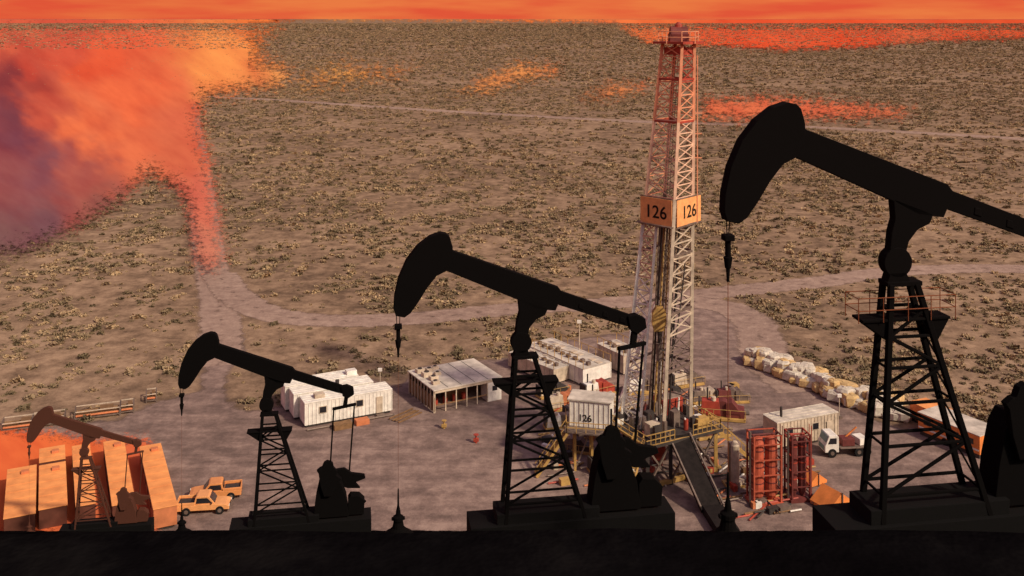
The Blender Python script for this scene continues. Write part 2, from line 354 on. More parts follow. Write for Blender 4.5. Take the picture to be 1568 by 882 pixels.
b.cyl('mast_ladder_pipe',SALMON,corner(2,26)+Vector((.5,0,0)),corner(2,44)+Vector((.35,0,0)),.06,.06,6)
# crown
top=corner(0,45.3).lerp(corner(2,45.3),0.5)
b.box('crown_deck',RED,top+Vector((0,0,0.1)),(3.9,3.9,0.25),0.8)
for i in range(8):
    a=i*math.pi/4; a2=a+math.pi/4
    p=top+Vector((2.15*math.cos(a),2.15*math.sin(a),0)); q=top+Vector((2.15*math.cos(a2),2.15*math.sin(a2),0))
    b.beam('crown_rail',SALMON,p,p+Vector((0,0,1.3)),0.1); 
    for h in (0.7,1.3): b.beam('crown_rail',SALMON,p+Vector((0,0,h)),q+Vector((0,0,h)),0.08)
b.cyl('crown_sheave',DRED,top+Vector((-0.9,0,1.0)),top+Vector((0.9,0,1.0)),0.85,0.85,18); b.box('crown_block',DRED,top+Vector((0,0,0.6)),(2.0,1.6,0.9)); b.lathe('crown_beacon',RED,[(0.45,0),(0.4,0.4),(0.15,0.7)],top+Vector((0,0,1.6)))
b.box('crown_skirt',RED,top+Vector((0,0,-0.8)),(2.2,2.2,0.8),0.8)
# number boards
for (i,j,ex0,ex1) in ((0,1,-0.08,0.98),(1,2,0.03,1.3)):
    p=corner(i,27.5);q=corner(j,27.5); a=p.lerp(q,ex0); e2=p.lerp(q,ex1); dirv=(e2-a); ang=math.atan2(dirv.y,dirv.x); n=Vector((math.sin(ang),-math.cos(ang),0)); mid=(a+e2)/2+n*0.28
    b.box('number_board_%d'%i,LORANGE,mid,(dirv.length,0.08,2.8),ang)
    M=Matrix.Translation(mid+n*0.06+Vector((0,0,-0.1)))@Matrix.Rotation(ang,4,'Z')@Matrix.Rotation(math.pi/2,4,'X')
    b.text('board_digits_%d'%i,PRINT,'126',1.9,M)
    for zz in (26.0,29.0): b.box('monkey_board_trim_%d'%i,STEEL,(a+e2)/2+n*0.34+Vector((0,0,zz-27.5)),(dirv.length+0.1,0.06,0.12),ang)
b.box('monkey_board',STEEL,(0.9,0,26.1),(4.6,4.6,0.12),0.75)
# drill string, travelling block, lines, pipes stood back
for x,y,r,m_ in ((-0.1,0.9,.11,YEL),(0.25,1.1,.11,STEEL),(0.5,0.9,.1,WOOD),(-0.35,1.3,.1,DSTEEL),(0.9,0.6,.1,DSTEEL),(1.15,0.8,.1,STEEL),(-0.6,1.0,.09,STEEL),(1.5,0.9,.1,DSTEEL)):
    b.cyl('stood_drill_pipe_'+m_.name.split('_')[0],m_,(x-0.2,y,FZ),(x+0.9,y*0.7,25.7),r,r,6)
for dx in (-0.25,0,0.25): b.cyl('drilling_line',DSTEEL,(0.1+dx,-0.3,17),(2.0+dx,0,45),0.03,0.03,5)
b.prism('travelling_block',YEL,[(-0.55,14.6),(-0.75,15.4),(-0.7,16.6),(-0.3,17.2),(0.45,17.2),(0.75,16.4),(0.75,15.4),(0.45,14.7)],-1.0,-0.2)
b.cyl('hook',DSTEEL,(0.05,-0.6,14.7),(0.05,-0.6,13.3),0.28,0.15,10); b.cyl('top_drive',STEEL,(0.05,-0.6,13.3),(0.05,-0.6,11.4),0.4,0.3,10); b.cyl('kelly',STEEL,(0.05,-0.6,11.4),(0.05,-0.4,FZ),0.12,0.12,8)
# hoses
for x0,z0,x1,z1,sag in ((1.9,20,0.1,13,6),(2.6,22,0.3,12,9)):
    pr=None
    for i in range(15):
        t=i/14; p=Vector((x0+(x1-x0)*t,-1.6,z0+(z1-z0)*t-sag*4*t*(1-t)*0.4))
        if pr: b.cyl('kelly_hose',DSTEEL,pr,p,0.07,0.07,6)
        pr=p
# substructure
RZ=math.radians(28); R2=Matrix.Rotation(RZ,3,'Z')
def q(x,y,z): v=R2@Vector((x,y,0)); return Vector((v.x,v.y,z))
b.box('drill_floor',DSTEEL,(0.3,0,FZ-0.15),(9.5,9.0,0.3),RZ)
for x in (-4.4,-1.5,1.5,4.4):
    for y in (-4.2,4.2): b.beam('substructure_posts' if x<3 else 'substructure_posts_yellow',DSTEEL if x<3 else YEL,q(x,y,0),q(x,y,FZ-0.3),0.35)
for y in (-4.2,4.2):
    for xa,xb in ((-4.4,-1.5),(-1.5,1.5),(1.5,4.4)):
        b.beam('substructure_braces',STEEL,q(xa,y,0.3),q(xb,y,FZ-0.4),0.18); b.beam('substructure_braces',STEEL,q(xb,y,0.3),q(xa,y,FZ-0.4),0.18)
    b.beam('substructure_sills',YEL,q(-4.8,y,0.35),q(5,y,0.35),0.4)
    b.beam('floor_edge_beam',YEL,q(-4.8,y*1.06,FZ-0.1),q(5,y*1.06,FZ-0.1),0.22)
for x in (-4.4,4.4):
    b.beam('substructure_braces',STEEL,q(x,-4.2,0.3),q(x,4.2,FZ-0.4),0.2); b.beam('floor_edge_beam',YEL,q(x*1.06,-4.4,FZ-0.1),q(x*1.06,4.4,FZ-0.1),0.22)
def rails(part,m_,pts,h=1.1,w=0.06,n=3):
    for a,e_ in zip(pts[:-1],pts[1:]):
        a=Vector(a);e_=Vector(e_)
        for hh in (h,h*0.5): b.beam(part,m_,a+Vector((0,0,hh)),e_+Vector((0,0,hh)),w)
        for i in range(n+1): p=a.lerp(e_,i/n); b.beam(part,m_,p,p+Vector((0,0,h)),w)
rails('floor_rail',YEL,[q(1.2,-4.5,FZ),q(4.8,-4.5,FZ),q(4.8,4.5,FZ),q(-4.8,4.5,FZ),q(-4.8,-4.5,FZ),q(-1.2,-4.5,FZ)],1.1,0.07,6)
b.box('drawworks',RED,q(2.8,2.0,FZ+0.8),(2.6,2.0,1.6),RZ); b.cyl('drawworks_drum',STEEL,q(1.6,2.0,FZ+1.0),q(4.0,2.0,FZ+1.0),0.95,0.95,16)
b.box('driller_console',CREAM,q(-2.6,-2.6,FZ+0.7),(1.4,1.0,1.4),RZ); b.box('iron_roughneck',STEEL,q(1.0,-1.6,FZ+0.8),(0.8,0.8,1.6),RZ)
b.cyl('mouse_hole',RED,q(1.4,-3,FZ),q(1.4,-3,FZ+1.1),0.25,0.25,10); b.box('tool_chest',YEL,q(3.4,-3.0,FZ+0.5),(1.5,0.9,0.9),RZ)
for i in range(34):
    m_=random.choice([STEEL,WHITE,CREAM,DRED,DSTEEL,STEEL]); x,y=random.uniform(-4,4),random.uniform(-3.8,3.8); hh=random.uniform(.4,1.9)
    if random.random()<.5: b.cyl('floor_fittings_'+m_.name.split('_')[0],m_,q(x,y,FZ),q(x+random.uniform(-.6,.6),y,FZ+hh),.14,.1,8)
    else: b.box('floor_boxes_'+m_.name.split('_')[0],m_,q(x,y,FZ+hh/2),(random.uniform(.3,1),random.uniform(.3,.8),hh),RZ)
b.box('blowout_preventer',RED,(0,0,1.5),(1.4,1.4,1.4)); b.cyl('bop_stack',DRED,(0,0,0),(0,0,3.9),0.5,0.5,14)
for s in (-1,1): b.beam('a_frame',WHITE,q(s*3.2,3.6,FZ),corner(3,17),0.28)
# doghouse
b.box('doghouse_walls',WHITE,(-7.2,-0.6,FZ+1.55),(4.4,2.6,2.7),-0.25); b.box('doghouse_roof',ROOFW,(-7.2,-0.6,FZ+2.98),(4.7,2.9,0.14),-0.25)
for i in range(9):
    ca=math.cos(-.25); sa=math.sin(-.25); lx=-2.1+i*.525
    b.box('doghouse_ribs',ROOFW,(-7.2+lx*ca+1.33*sa,-0.6+lx*sa-1.33*ca,FZ+1.55),(.07,.06,2.6),-.25)
b.box('doghouse_door',GLASS,(-5.6,-2.28,FZ+1.35),(0.9,0.06,2.0),-0.25)
b.text('doghouse_number',PRINT,'126',1.0,Matrix.Translation((-8.0,-1.79,FZ+1.1))@Matrix.Rotation(-0.25,4,'Z')@Matrix.Rotation(math.pi/2,4,'X'))
for x in (-9,-7.2,-5.4):
    for y in (-1.4,0.6): b.beam('doghouse_stilts',YEL,(x,y,0),(x,y,FZ+0.2),0.25)
    b.beam('doghouse_bracing',STEEL,(x,-1.4,0.2),(x+(1.8 if x<-6 else -1.8),-1.4,FZ),0.14)
b.box('doghouse_deck',STEEL,(-7.2,-1.2,FZ+0.1),(5.4,4.6,0.15),-0.25)
rails('doghouse_rail',YEL,[(-9.9,0.6,FZ+.1),(-10,-3.0,FZ+.1),(-5.0,-3.8,FZ+.1)],1.1,0.07,5)
def stairs(part,m_,a,e_,w,n):
    a=Vector(a);e_=Vector(e_); d=(e_-a); side=Vector((-d.y,d.x,0)).normalized()*w/2
    for s in (-1,1):
        b.beam(part+'_stringer',m_,a+side*s,e_+side*s,0.1,0.3); b.beam(part+'_handrail',m_,a+side*s+Vector((0,0,1)),e_+side*s+Vector((0,0,1)),0.07)
        for i in range(0,n+1,3): p=a.lerp(e_,i/n)+side*s; b.beam(part+'_handrail',m_,p,p+Vector((0,0,1)),0.06)
    for i in range(n): p=a.lerp(e_,(i+.5)/n); b.beam(part+'_treads',m_,p-side,p+side,0.3,0.06)
stairs('stair_a',YEL,(-9.9,-2.2,FZ),(-13.2,-2.6,0.1),1.1,14)
stairs('stair_b',YEL,q(5,-2,FZ),q(9.6,-3.6,0.1),1.1,14)
stairs('stair_c',YEL,q(-4.9,-3.4,FZ),q(-8.8,-6.0,0.1),1.1,14)
b.beam('vdoor_ramp',RAMP,(1.6,-3.6,FZ),(3.6,-10.8,0.5),2.2,0.35)
b.beam('ramp_rail',STEEL,(0.5,-3.8,FZ+0.3),(2.5,-11,0.9),0.15); b.beam('ramp_rail',STEEL,(2.8,-3.4,FZ+0.3),(4.8,-10.6,0.9),0.15)
b.box('catwalk',RAMP,(4.0,-13,0.5),(2.0,4.8,0.8),0.12)
b.done(0.0)
# ------------------------------------------------------------------ buildings etc.
def place(name,a,r):
    """near corner and right-hand corner of the front wall on the ground"""
    A=gp(*a);R=gp(*r); d=R-A; return B(name,(A.x,A.y,0),math.atan2(d.y,d.x)),d.length
def container(b,x0,y0,w,dp,h,z0=0.3,wall=WHITE,roof=ROOFW,pre='',ribs=True,openings=True):
    b.box(pre+'walls',wall,(x0+w/2,y0+dp/2,z0+h/2),(w,dp,h)); b.box(pre+'roof',roof,(x0+w/2,y0+dp/2,z0+h+0.05),(w+0.12,dp+0.12,0.1))
    b.box(pre+'skid',DSTEEL,(x0+w/2,y0+dp/2,z0/2),(w-0.3,dp-0.3,z0))
    if ribs:
        n=int(w/0.45)
        for i in range(n+1): b.box(pre+'wall_ribs',wall,(x0+i*w/n,y0-0.03,z0+h/2),(0.1,0.06,h-0.1))
        n2=int(dp/0.6)
        for i in range(n2+1): b.box(pre+'roof_ribs',roof,(x0+w/2,y0+i*dp/n2,z0+h+0.125),(w,0.07,0.05))
    if openings:
        for t in (0.2,0.62):
            if w>4: b.box(pre+'windows',GLASS,(x0+w*t,y0-0.08,z0+h*0.62),(0.8,0.05,0.7)); b.box(pre+'window_frames',CREAM,(x0+w*t,y0-0.07,z0+h*0.62),(0.95,0.04,0.85))
        b.box(pre+'door',CREAM,(x0+w*0.85,y0-0.09,z0+1.0),(0.8,0.05,1.95))
        b.box(pre+'ac_unit',STEEL,(x0+w+0.2,y0+dp*0.3,z0+h*0.6),(0.4,0.8,0.6))
# accommodation cabins
b,Ln=place('site_office_cabins',(467,656),(600,632))
container(b,0,0,Ln,2.5,2.55,pre='front_',roof=WHITE); container(b,-0.6,2.9,Ln*0.92,2.4,2.7,pre='middle_',roof=WHITE); container(b,-1.0,5.7,Ln*0.86,2.4,2.75,pre='rear_',roof=WHITE)
b.box('roof_box',CREAM,(2.0,1.2,3.15),(1.2,0.9,0.5)); b.cyl('roof_vent',DSTEEL,(5,4,3),(5,4,3.6),0.25); b.box('rear_roof_box',WHITE,(7.5,6.6,3.4),(1.3,1,0.5))
b.cyl('water_pipe',STEEL,(0,-0.9,0.15),(Ln,-0.9,0.15),0.12,0.12,8); b.box('steps',STEEL,(Ln*0.85,-0.5,0.15),(1,0.6,0.3)); b.box('pallet_stack',WOOD,(4,-1.7,0.3),(2.2,1.2,0.6)); b.box('crate',ORSIDE,(6.4,-1.6,0.3),(1.6,1.0,0.6))
b.done(0.02)
# open-fronted shed
b,Ln=place('equipment_shed',(665,633),(767,611))
D=7.6;h=2.7
b.box('roof',ROOFW,(Ln/2,D/2,h+0.08),(Ln+0.3,D+0.3,0.14))
for i in range(1,5): b.box('roof_seams',DSTEEL,(Ln*i/5,D/2,h+0.165),(0.06,D,0.03))
b.box('rear_wall',WOOD,(Ln/2,D-0.06,h/2),(Ln,0.12,h)); b.box('end_wall',WHITE,(Ln-0.9,0.9,h/2),(1.9,1.9,h-0.02)); b.box('end_wall_panel',WHITE,(Ln-0.06,D/2+1,h/2),(0.12,D-2.4,h-0.02))
b.box('left_wall',WOOD,(0.06,D/2,h/2-0.3),(0.1,D,h-1.0))
for i in range(9): b.box('left_wall_studs',CREAM,(-0.02,0.1+i*D/8.2,h/2),(0.12,0.14,h))
for i in range(6): b.box('front_posts',CREAM,(0.1+i*(Ln-2)/5,0.07,h/2),(0.14,0.14,h))
b.box('fascia',CREAM,(Ln/2,-0.02,h-0.15),(Ln,0.1,0.32)); b.box('front_rail',WOOD,((Ln-2)/2,0.06,0.9),(Ln-2,0.08,0.14))
b.box('door',GLASS,(Ln+0.07,1.0,1.1),(0.04,0.8,1.9)); b.box('window',GLASS,(Ln-0.9,-0.07,1.6),(0.7,0.04,0.6))
for (x,y,s) in ((1,6.4,.8),(2.2,6.2,.7),(1.2,4.8,.9),(2.6,4.6,.6),(1.4,3.2,.8),(3.2,6.6,.6),(1.0,1.8,.7)): b.box('rooftop_unit_bodies',CREAM,(x,y,h+0.15+s*0.3),(s*1.3,s,s*0.6)); b.cyl('rooftop_unit_fans',DSTEEL,(x,y,h+0.15+s*0.6),(x,y,h+0.2+s*0.65),s*0.35,s*0.35,10)
for i in range(4): b.cyl('stored_drums',RED,(1.2+i*1.3,2.2,0),(1.2+i*1.3,2.2,0.9),0.3,0.3,10)
b.box('stored_crates',WOOD,(4.5,3.6,0.6),(3,1.4,1.2))
b.done(0.015)
# left row of long orange trailers
a5=math.atan2(-16,7.5)
def long_trailer(nf,yf,length,w=2.4,h=2.1,split=False,wall=DWALL):
    p=gp(nf,yf,h); b=B('trailer_cabin',(p.x,p.y,0),a5+math.pi/2)   # local -y runs to the camera
    segs=[(0,length)] if not split else [(0,3.6),(4.4,length)]
    for k,(s0,s1) in enumerate(segs):
        L_=s1-s0; cy=-(s0+s1)/2; n_='seg%d_'%k
        b.box(n_+'walls',wall,(0,cy,h/2+0.15),(w,L_,h-0.3)); b.box(n_+'roof',ORROOF,(0,cy,h+0.04),(w+0.1,L_+0.1,0.08)); 
        for i in range(int(L_/1.6)): b.box(n_+'roof_seams',ORROOF,(0,-(s0+0.9+i*1.6),h+0.095),(w,0.06,0.03))
        for i in range(int(L_/2.6)):
            for sx in (-1,1): b.box(n_+'windows',GLASS,(sx*(w/2+0.02),-(s0+1.5+i*2.6),1.4),(0.04,0.9,0.6))
        b.box(n_+'rooftop_ac',ORSIDE,(0.3,-(s0+1.6),h+0.2),(0.7,0.6,0.25)); b.box(n_+'door',CREAM,(w/2+0.02,-(s0+0.7),1.1),(0.05,0.8,1.7)) 
        b.box(n_+'chassis',DSTEEL,(0,cy,0.2),(w*0.7,L_-0.3,0.3))
    b.done(0.02)
long_trailer(230,682,15.0,2.1,wall=ORSIDE); long_trailer(174,675,15.5,2.0); long_trailer(124,682,14.5,1.7); long_trailer(80,685,14.5,2.4,split=True); long_trailer(34,716,11,2.6)
# pipe and pallet racks
for a,bb,w in ((30,655,3.5),(75,648,3.5),(150,636,5.0),(195,629,1.5),(232,612,1.2)):
    p=gp(a,bb); b=B('pipe_rack',(p.x,p.y,0),0.35)
    for sx in (-1,1):
        for sy in (-1,1): b.beam('posts',STEEL,(sx*w/2,sy*1.0,0),(sx*w/2,sy*1.0,1.1),0.12)
        b.beam('side_rails',STEEL,(sx*w/2,-1,1.0),(sx*w/2,1,1.0),0.1)
    for sy in (-1,1): b.beam('top_rails',CREAM,(-w/2,sy,1.05),(w/2,sy,1.05),0.1); b.beam('long_rails',STEEL,(-w/2,sy,0.3),(w/2,sy,0.3),0.12)
    for i in range(7): b.cyl('pipes' if i%2 else 'pipes_rusty',WOOD if i%2 else ORSIDE,(-w/2+0.1,-0.8+i*0.27,0.5+0.1*(i%2)),(w/2-0.1,-0.8+i*0.27,0.5+0.1*(i%2)),0.12,0.12,8)
    b.box('crate',WOOD,(w*0.2,0,0.8),(w*0.3,1.2,0.4)); b.done()
# pickups
def pickup(a,bb,rz,body):
    p=gp(a,bb); b=B('pickup_truck',(p.x,p.y,0),rz)
    b.prism('body',body,[(-2.55,0.45),(-2.55,0.95),(-0.7,0.98),(-0.45,1.02),(0.95,1.02),(2.1,0.92),(2.45,0.8),(2.5,0.45)],-0.88,0.88)
    b.prism('cab',body,[(-0.85,1.0),(-0.7,1.68),(-0.55,1.75),(0.45,1.75),(0.6,1.68),(1.15,1.0)],-0.78,0.78)
    b.prism('side_windows',GLASS,[(-0.68,1.08),(-0.58,1.6),(0.42,1.6),(0.92,1.08)],-0.8,0.8)
    b.prism('windscreen',GLASS,[(0.62,1.63),(1.1,1.08),(1.14,1.08),(0.66,1.66)],-0.7,0.7)
    b.prism('rear_window',GLASS,[(-0.86,1.15),(-0.76,1.55),(-0.8,1.57),(-0.9,1.15)],-0.6,0.6)
    b.box('bed_floor',DSTEEL,(-1.65,0,0.975),(1.5,1.45,0.03)); 
    for s in (-1,1): b.box('bed_sides',body,(-1.65,s*0.82,1.1),(1.8,0.1,0.28))
    b.box('tailgate',body,(-2.5,0,1.1),(0.08,1.7,0.28)); b.box('bumpers',STEEL,(2.52,0,0.5),(0.14,1.7,0.22)); b.box('bumpers',STEEL,(-2.6,0,0.5),(0.14,1.6,0.2))
    b.box('headlights',WHITE,(2.47,0.62,0.76),(0.06,0.35,0.14)); b.box('headlights',WHITE,(2.47,-0.62,0.76),(0.06,0.35,0.14)); b.box('grille',DSTEEL,(2.49,0,0.74),(0.05,0.8,0.16))
    for x in (-1.55,1.6):
        for s in (-1,1): b.cyl('wheels',RUBBER,(x,s*0.72,0.4),(x,s*0.95,0.4),0.4,0.4,16); b.cyl('wheel_hubs',STEEL,(x,s*0.95,0.4),(x,s*0.965,0.4),0.2,0.2,10)
    for s in (-1,1): b.box('mirrors',DSTEEL,(0.85,s*0.95,1.15),(0.1,0.2,0.15))
    b.done(0.04)
CARP=mat('pale_orange_car_paint',(0.85,0.38,0.14),0.4,0.2,1)
pickup(313,782,0.12,CARP); pickup(330,762,0.2+math.pi,mat('orange_car_paint',(0.75,0.3,0.1),0.4,0.2,1))
# bulk bag arc
V=[];Fc=[];mi=[]
def bag(c,s):
    o=len(V); n=8;m_=5; rz=random.uniform(0,3)
    sx,sy,sz=s*random.uniform(.85,1.15),s*random.uniform(.85,1.15),s*random.uniform(.6,1.0); k=random.random()<0.35
    for j in range(m_+1):
        ph=-math.pi/2+math.pi*j/m_
        for i in range(n):
            th=2*math.pi*i/n; cc=lambda v:math.copysign(abs(v)**0.42,v)
            x=cc(math.cos(ph))*cc(math.cos(th))*sx*0.55*random.uniform(.85,1.12); y=cc(math.cos(ph))*cc(math.sin(th))*sy*.55*random.uniform(.85,1.12); z=sz*0.5+cc(math.sin(ph))*sz*.5*random.uniform(.85,1.05)
            V.append((c[0]+x*math.cos(rz)-y*math.sin(rz),c[1]+x*math.sin(rz)+y*math.cos(rz),c[2]+z))
    for j in range(m_):
        for i in range(n): Fc.append((o+j*n+i,o+j*n+(i+1)%n,o+(j+1)*n+(i+1)%n,o+(j+1)*n+i)); mi.append(int(k))
arc=smooth_line(G([(1150,556),(1180,566),(1210,580),(1245,592),(1285,612),(1330,628),(1385,642)]),8)
for i,p in enumerate(arc):
    if i>len(arc)*0.97: break
    for r_ in range(3):
        bag((p[0]+random.uniform(-.4,.4)+r_*0.5,p[1]+r_*1.9-0.8+random.uniform(-.4,.4),0.0),random.uniform(1.2,2.0))
    if random.random()<0.6: bag((p[0]+random.uniform(-.4,.6),p[1]+random.uniform(0,1.5),1.0),1.3)
o=mesh_obj('bulk_bags',V,Fc,BAG); o.data.materials.append(BAG2)
for f,k_ in zip(o.data.polygons,mi): f.material_index=k_
# mud tanks behind / beside the rig
def mudtank(name,a,r,dp,h,wall,roof):
    b,Ln=place(name,a,r); b.box('walls',wall,(Ln/2,dp/2,h/2+.2),(Ln,dp,h)); b.box('skid',DSTEEL,(Ln/2,dp/2,.1),(Ln-.2,dp-.2,.2))
    for i in range(int(dp/0.9)+1):
        b.box('wall_ribs',wall,(-0.04,i*0.9,h/2+.2),(0.08,0.1,h)); b.box('wall_ribs',wall,(Ln+0.04,i*0.9,h/2+.2),(0.08,0.1,h))
    b.box('top_grating',roof,(Ln/2,dp/2,h+.24),(Ln+.1,dp+.1,.08))
    for i in range(int(dp/1.3)):
        j=random.uniform(-.3,.3)
        b.box('agitator_motors',STEEL,(Ln*0.3+j,0.8+i*1.3,h+.5),(.5,.5,random.uniform(.3,.6))); 
        if random.random()<.6: b.box('hatches',CREAM,(Ln*0.7,0.8+i*1.3,h+.32),(.8,.8,.08))
    for x in (0,Ln):
        b.beam('handrail',YEL,(x,0,h+1.25),(x,dp,h+1.25),.06)
        for i in range(int(dp/1.5)+1): b.beam('handrail',YEL,(x,i*1.5,h+.28),(x,i*1.5,h+1.25),.06)
    b.done()
mudtank('mud_tank',(893,592),(935,580),12.5,2.0,WHITE,ROOFW); mudtank('mud_tank',(848,590),(884,578),9,1.8,CREAM,ROOFW)
mudtank('shaker_tank',(955,575),(985,568),6,2.4,CREAM,ROOFW)
b,Ln=place('generator_container',(1190,690),(1283,672)); container(b,0,0,Ln,2.6,2.7,wall=CREAM,roof=ROOFW); b.cyl('exhaust',DSTEEL,(1.5,1.3,3),(1.5,1.3,4.2),.15); b.done(0.02)
def engine(name,a,bb,rz,c1,c2,s=1.0):
    p=gp(a,bb); b=B(name,(p.x,p.y,0),rz,s)
    b.box('skid',YEL,(0,0,.2),(4.6,1.9,.3)); b.box('engine_block',c1,(-1.1,0,1.1),(2.0,1.2,1.4),taper=.85); b.cyl('flywheel',c2,(.1,-.5,1.1),(.1,.5,1.1),.8,.8,16)
    b.prism('pump_body',c2,[(.4,.35),(.4,1.7),(1.0,1.9),(1.6,1.2),(2.2,1.1),(2.2,.35)],-.7,.7)
    for i in (-.4,0,.4): b.cyl('pump_liners',STEEL,(2.2,i,.8),(2.7,i,.8),.16,.16,8)
    b.cyl('exhaust_pipe',DSTEEL,(-1.4,.2,1.8),(-1.4,.2,2.9),.1,.1,8); b.box('radiator',DSTEEL,(-2.2,0,1.1),(.2,1.3,1.4)); b.cyl('air_filter',CREAM,(-.8,-.3,1.8),(-.8,-.3,2.2),.25,.25,10)
    b.beam('guard_rail',YEL,(-2.3,-1,1.2),(2.3,-1,1.2),.06)
    for x in (-2.3,-.8,.8,2.3): b.beam('guard_rail',YEL,(x,-1,.3),(x,-1,1.2),.06)
    b.done(0.03)
engine('mud_pump',862,625,.4,CREAM,ORSIDE); engine('mud_pump',860,655,.2,WHITE,STEEL,.9); engine('mud_pump',915,605,.5,WHITE,RED); engine('mud_pump',1105,640,-.2,RED,DRED,1.2)
engine('mud_pump',1120,615,.1,DRED,STEEL,.9); engine('mud_pump',880,690,-.3,STEEL,DSTEEL,.8); engine('diesel_generator',1090,668,.3,DRED,STEEL,.9); engine('diesel_generator',905,668,.3,CREAM,RED,.8)
engine('mud_pump',1050,590,.4,CREAM,STEEL,1.0); engine('mud_pump',985,600,.2,WHITE,STEEL,1.0); engine('mud_pump',890,640,.5,STEEL,WHITE,1.0); engine('mud_pump',845,605,.5,CREAM,DSTEEL,.9); engine('diesel_generator',925,625,.1,WHITE,CREAM,1.0); engine('mud_pump',930,720,.3,DSTEEL,STEEL,.9); engine('mud_pump',1080,615,.3,STEEL,CREAM,.9)
# red vertical tanks in frames
def vtank(name,a,bb,m1,m2,w,h,n):
    p=gp(a,bb); b=B(name,(p.x,p.y,0),.15)
    b.box('base',m1,(0,0,.15),(w+.4,2.2,.3))
    for i in range(n):
        x=-w/2+w*(i+.5)/n; r=min(.62,w/n*.44); b.lathe('tank_shell_%d'%i,m1,[(r*.5,.3),(r,.8),(r,h-1.0),(r*.8,h-.5),(r*.3,h-.3)],(x,0,0)); 
        for z in (2,3.6,5.2): b.lathe('tank_band_%d_%d'%(i,z),m2,[(r+.03,z),(r+.03,z+.12)],(x,0,0))
    for sx in (-1,1):
        for sy in (-1,1): b.beam('frame_posts',m1,(sx*w/2,sy*.9,.3),(sx*w/2,sy*.9,h),.16)
    for z in (1.5,3,4.5,6,h-.05):
        for sy in (-1,1): b.beam('frame_rails',m1,(-w/2,sy*.9,z),(w/2,sy*.9,z),.1)
        for sx in (-1,1): b.beam('frame_cross_rails',m2,(sx*w/2,-.9,z),(sx*w/2,.9,z),.12)
    for i in range(9): b.beam('ladder_rungs',m2,(w/2+.1,-.9,.5+i*.7),(w/2+.1,-.4,.5+i*.7),.06)
    b.beam('ladder_rail',m2,(w/2+.1,-.9,.3),(w/2+.1,-.9,h+.9),.07); b.beam('ladder_rail',m2,(w/2+.1,-.4,.3),(w/2+.1,-.4,h+.9),.07)
    b.cyl('top_pipe',m2,(-w/2,0,h-.2),(w/2,0,h-.2),.1); b.cyl('riser_pipe',STEEL,(-w/2-.3,-.6,0),(-w/2-.3,-.6,h+.4),.12,.12,8); b.done()
vtank('red_silo',1170,768,mat('bright_red_paint',(0.5,0.1,0.05),0.6,0.5,1),DRED,2.8,6.9,2); vtank('red_silo',1221,762,DRED,RED,1.9,6.6,2)
b=B('flare_separator',tuple(gp(1123,742)),.1); b.box('frame',STEEL,(0,0,2.2),(.9,.7,4.4)); b.lathe('vessel',CREAM,[(.3,.2),(.45,.6),(.45,4.3),(.2,4.7)],(0,-.5,0)); b.box('skid',YEL,(0,0,.1),(2,1.6,.2)); b.done(.02)
# flatbed truck
p=gp(1292,694); b=B('flatbed_truck',(p.x,p.y,0),math.pi+.1)
b.box('chassis',DSTEEL,(-.3,0,.65),(5.0,.9,.25)); b.prism('cab',WHITE,[(1.0,.6),(1.0,2.25),(1.2,2.4),(2.1,2.4),(2.4,1.6),(2.55,1.3),(2.55,.6)],-1,1); b.prism('windscreen',TEAL,[(2.16,2.3),(2.4,1.65),(2.44,1.66),(2.2,2.32)],-.85,.85)
b.prism('side_windows',GLASS,[(1.25,1.5),(1.25,2.15),(2.0,2.15),(2.25,1.5)],-1.02,1.02); b.box('grille',TEAL,(2.57,0,1.0),(.06,1.4,.5)); b.box('bed',STEEL,(-1.0,0,1.0),(3.7,2.1,.15))
b.box('load_crate',DRED,(-.2,.2,1.5),(1.4,1.2,.8)); b.box('load_tank',WHITE,(-1.9,-.1,1.45),(1.1,1.5,.7),.2); b.beam('crane_jib',ORANGE,(.7,0,1.1),(-1.4,.1,2.9),.16)
for x in (1.75,-1.3,-2.2):
    for s in (-1,1): b.cyl('wheels',RUBBER,(x,s*.75,.5),(x,s*1.03,.5),.5,.5,16); b.cyl('wheel_hubs',STEEL,(x,s*1.03,.5),(x,s*1.05,.5),.22,.22,10)
b.done(.03)
# orange trailer on the right
b,Ln=place('caravan_trailer',(1500,704),(1533,692)); container(b,0,0,Ln,7.8,2.0,.5,ORANGE,ROOFW,ribs=False,openings=False)
for i in range(4): b.box('side_windows',GLASS,(-.02,1.2+i*1.8,1.7),(.05,.9,.6))
b.box('stripe',WHITE,(-.03,3.9,.95),(.04,7.6,.2)); b.box('end_window',GLASS,(Ln/2,-.03,1.7),(Ln*.6,.05,.6)); b.cyl('wheel',RUBBER,(-.1,3.2,.4),(.15,3.2,.4),.4,.4,14); b.cyl('wheel_2',RUBBER,(-.1,4.3,.4),(.15,4.3,.4),.4,.4,14); b.beam('drawbar',DSTEEL,(Ln/2,0,.4),(Ln/2,-1.2,.4),.12); b.done(.03)
b,Ln=place('caravan_trailer',(1445,668),(1470,662)); container(b,0,0,Ln,5,1.8,.4,ORANGE,ORROOF,ribs=False,openings=False); b.box('window',GLASS,(-.02,2.4,1.4),(.05,1.2,.6)); b.done(.03)
# small canvas tents
for a,bb,s in ((1243,739,1.3),(1274,775,1.8)):
    p=gp(a,bb); b=B('canvas_shelter',(p.x,p.y,0),.5,s); b.prism('canvas',ORANGE,[(-.9,.1),(-.95,.3),(0,1.0),(.95,.3),(.9,.1)],-.7,.7); b.cyl('pole',STEEL,(0,-.75,0),(0,-.75,1.05),.04); b.done()
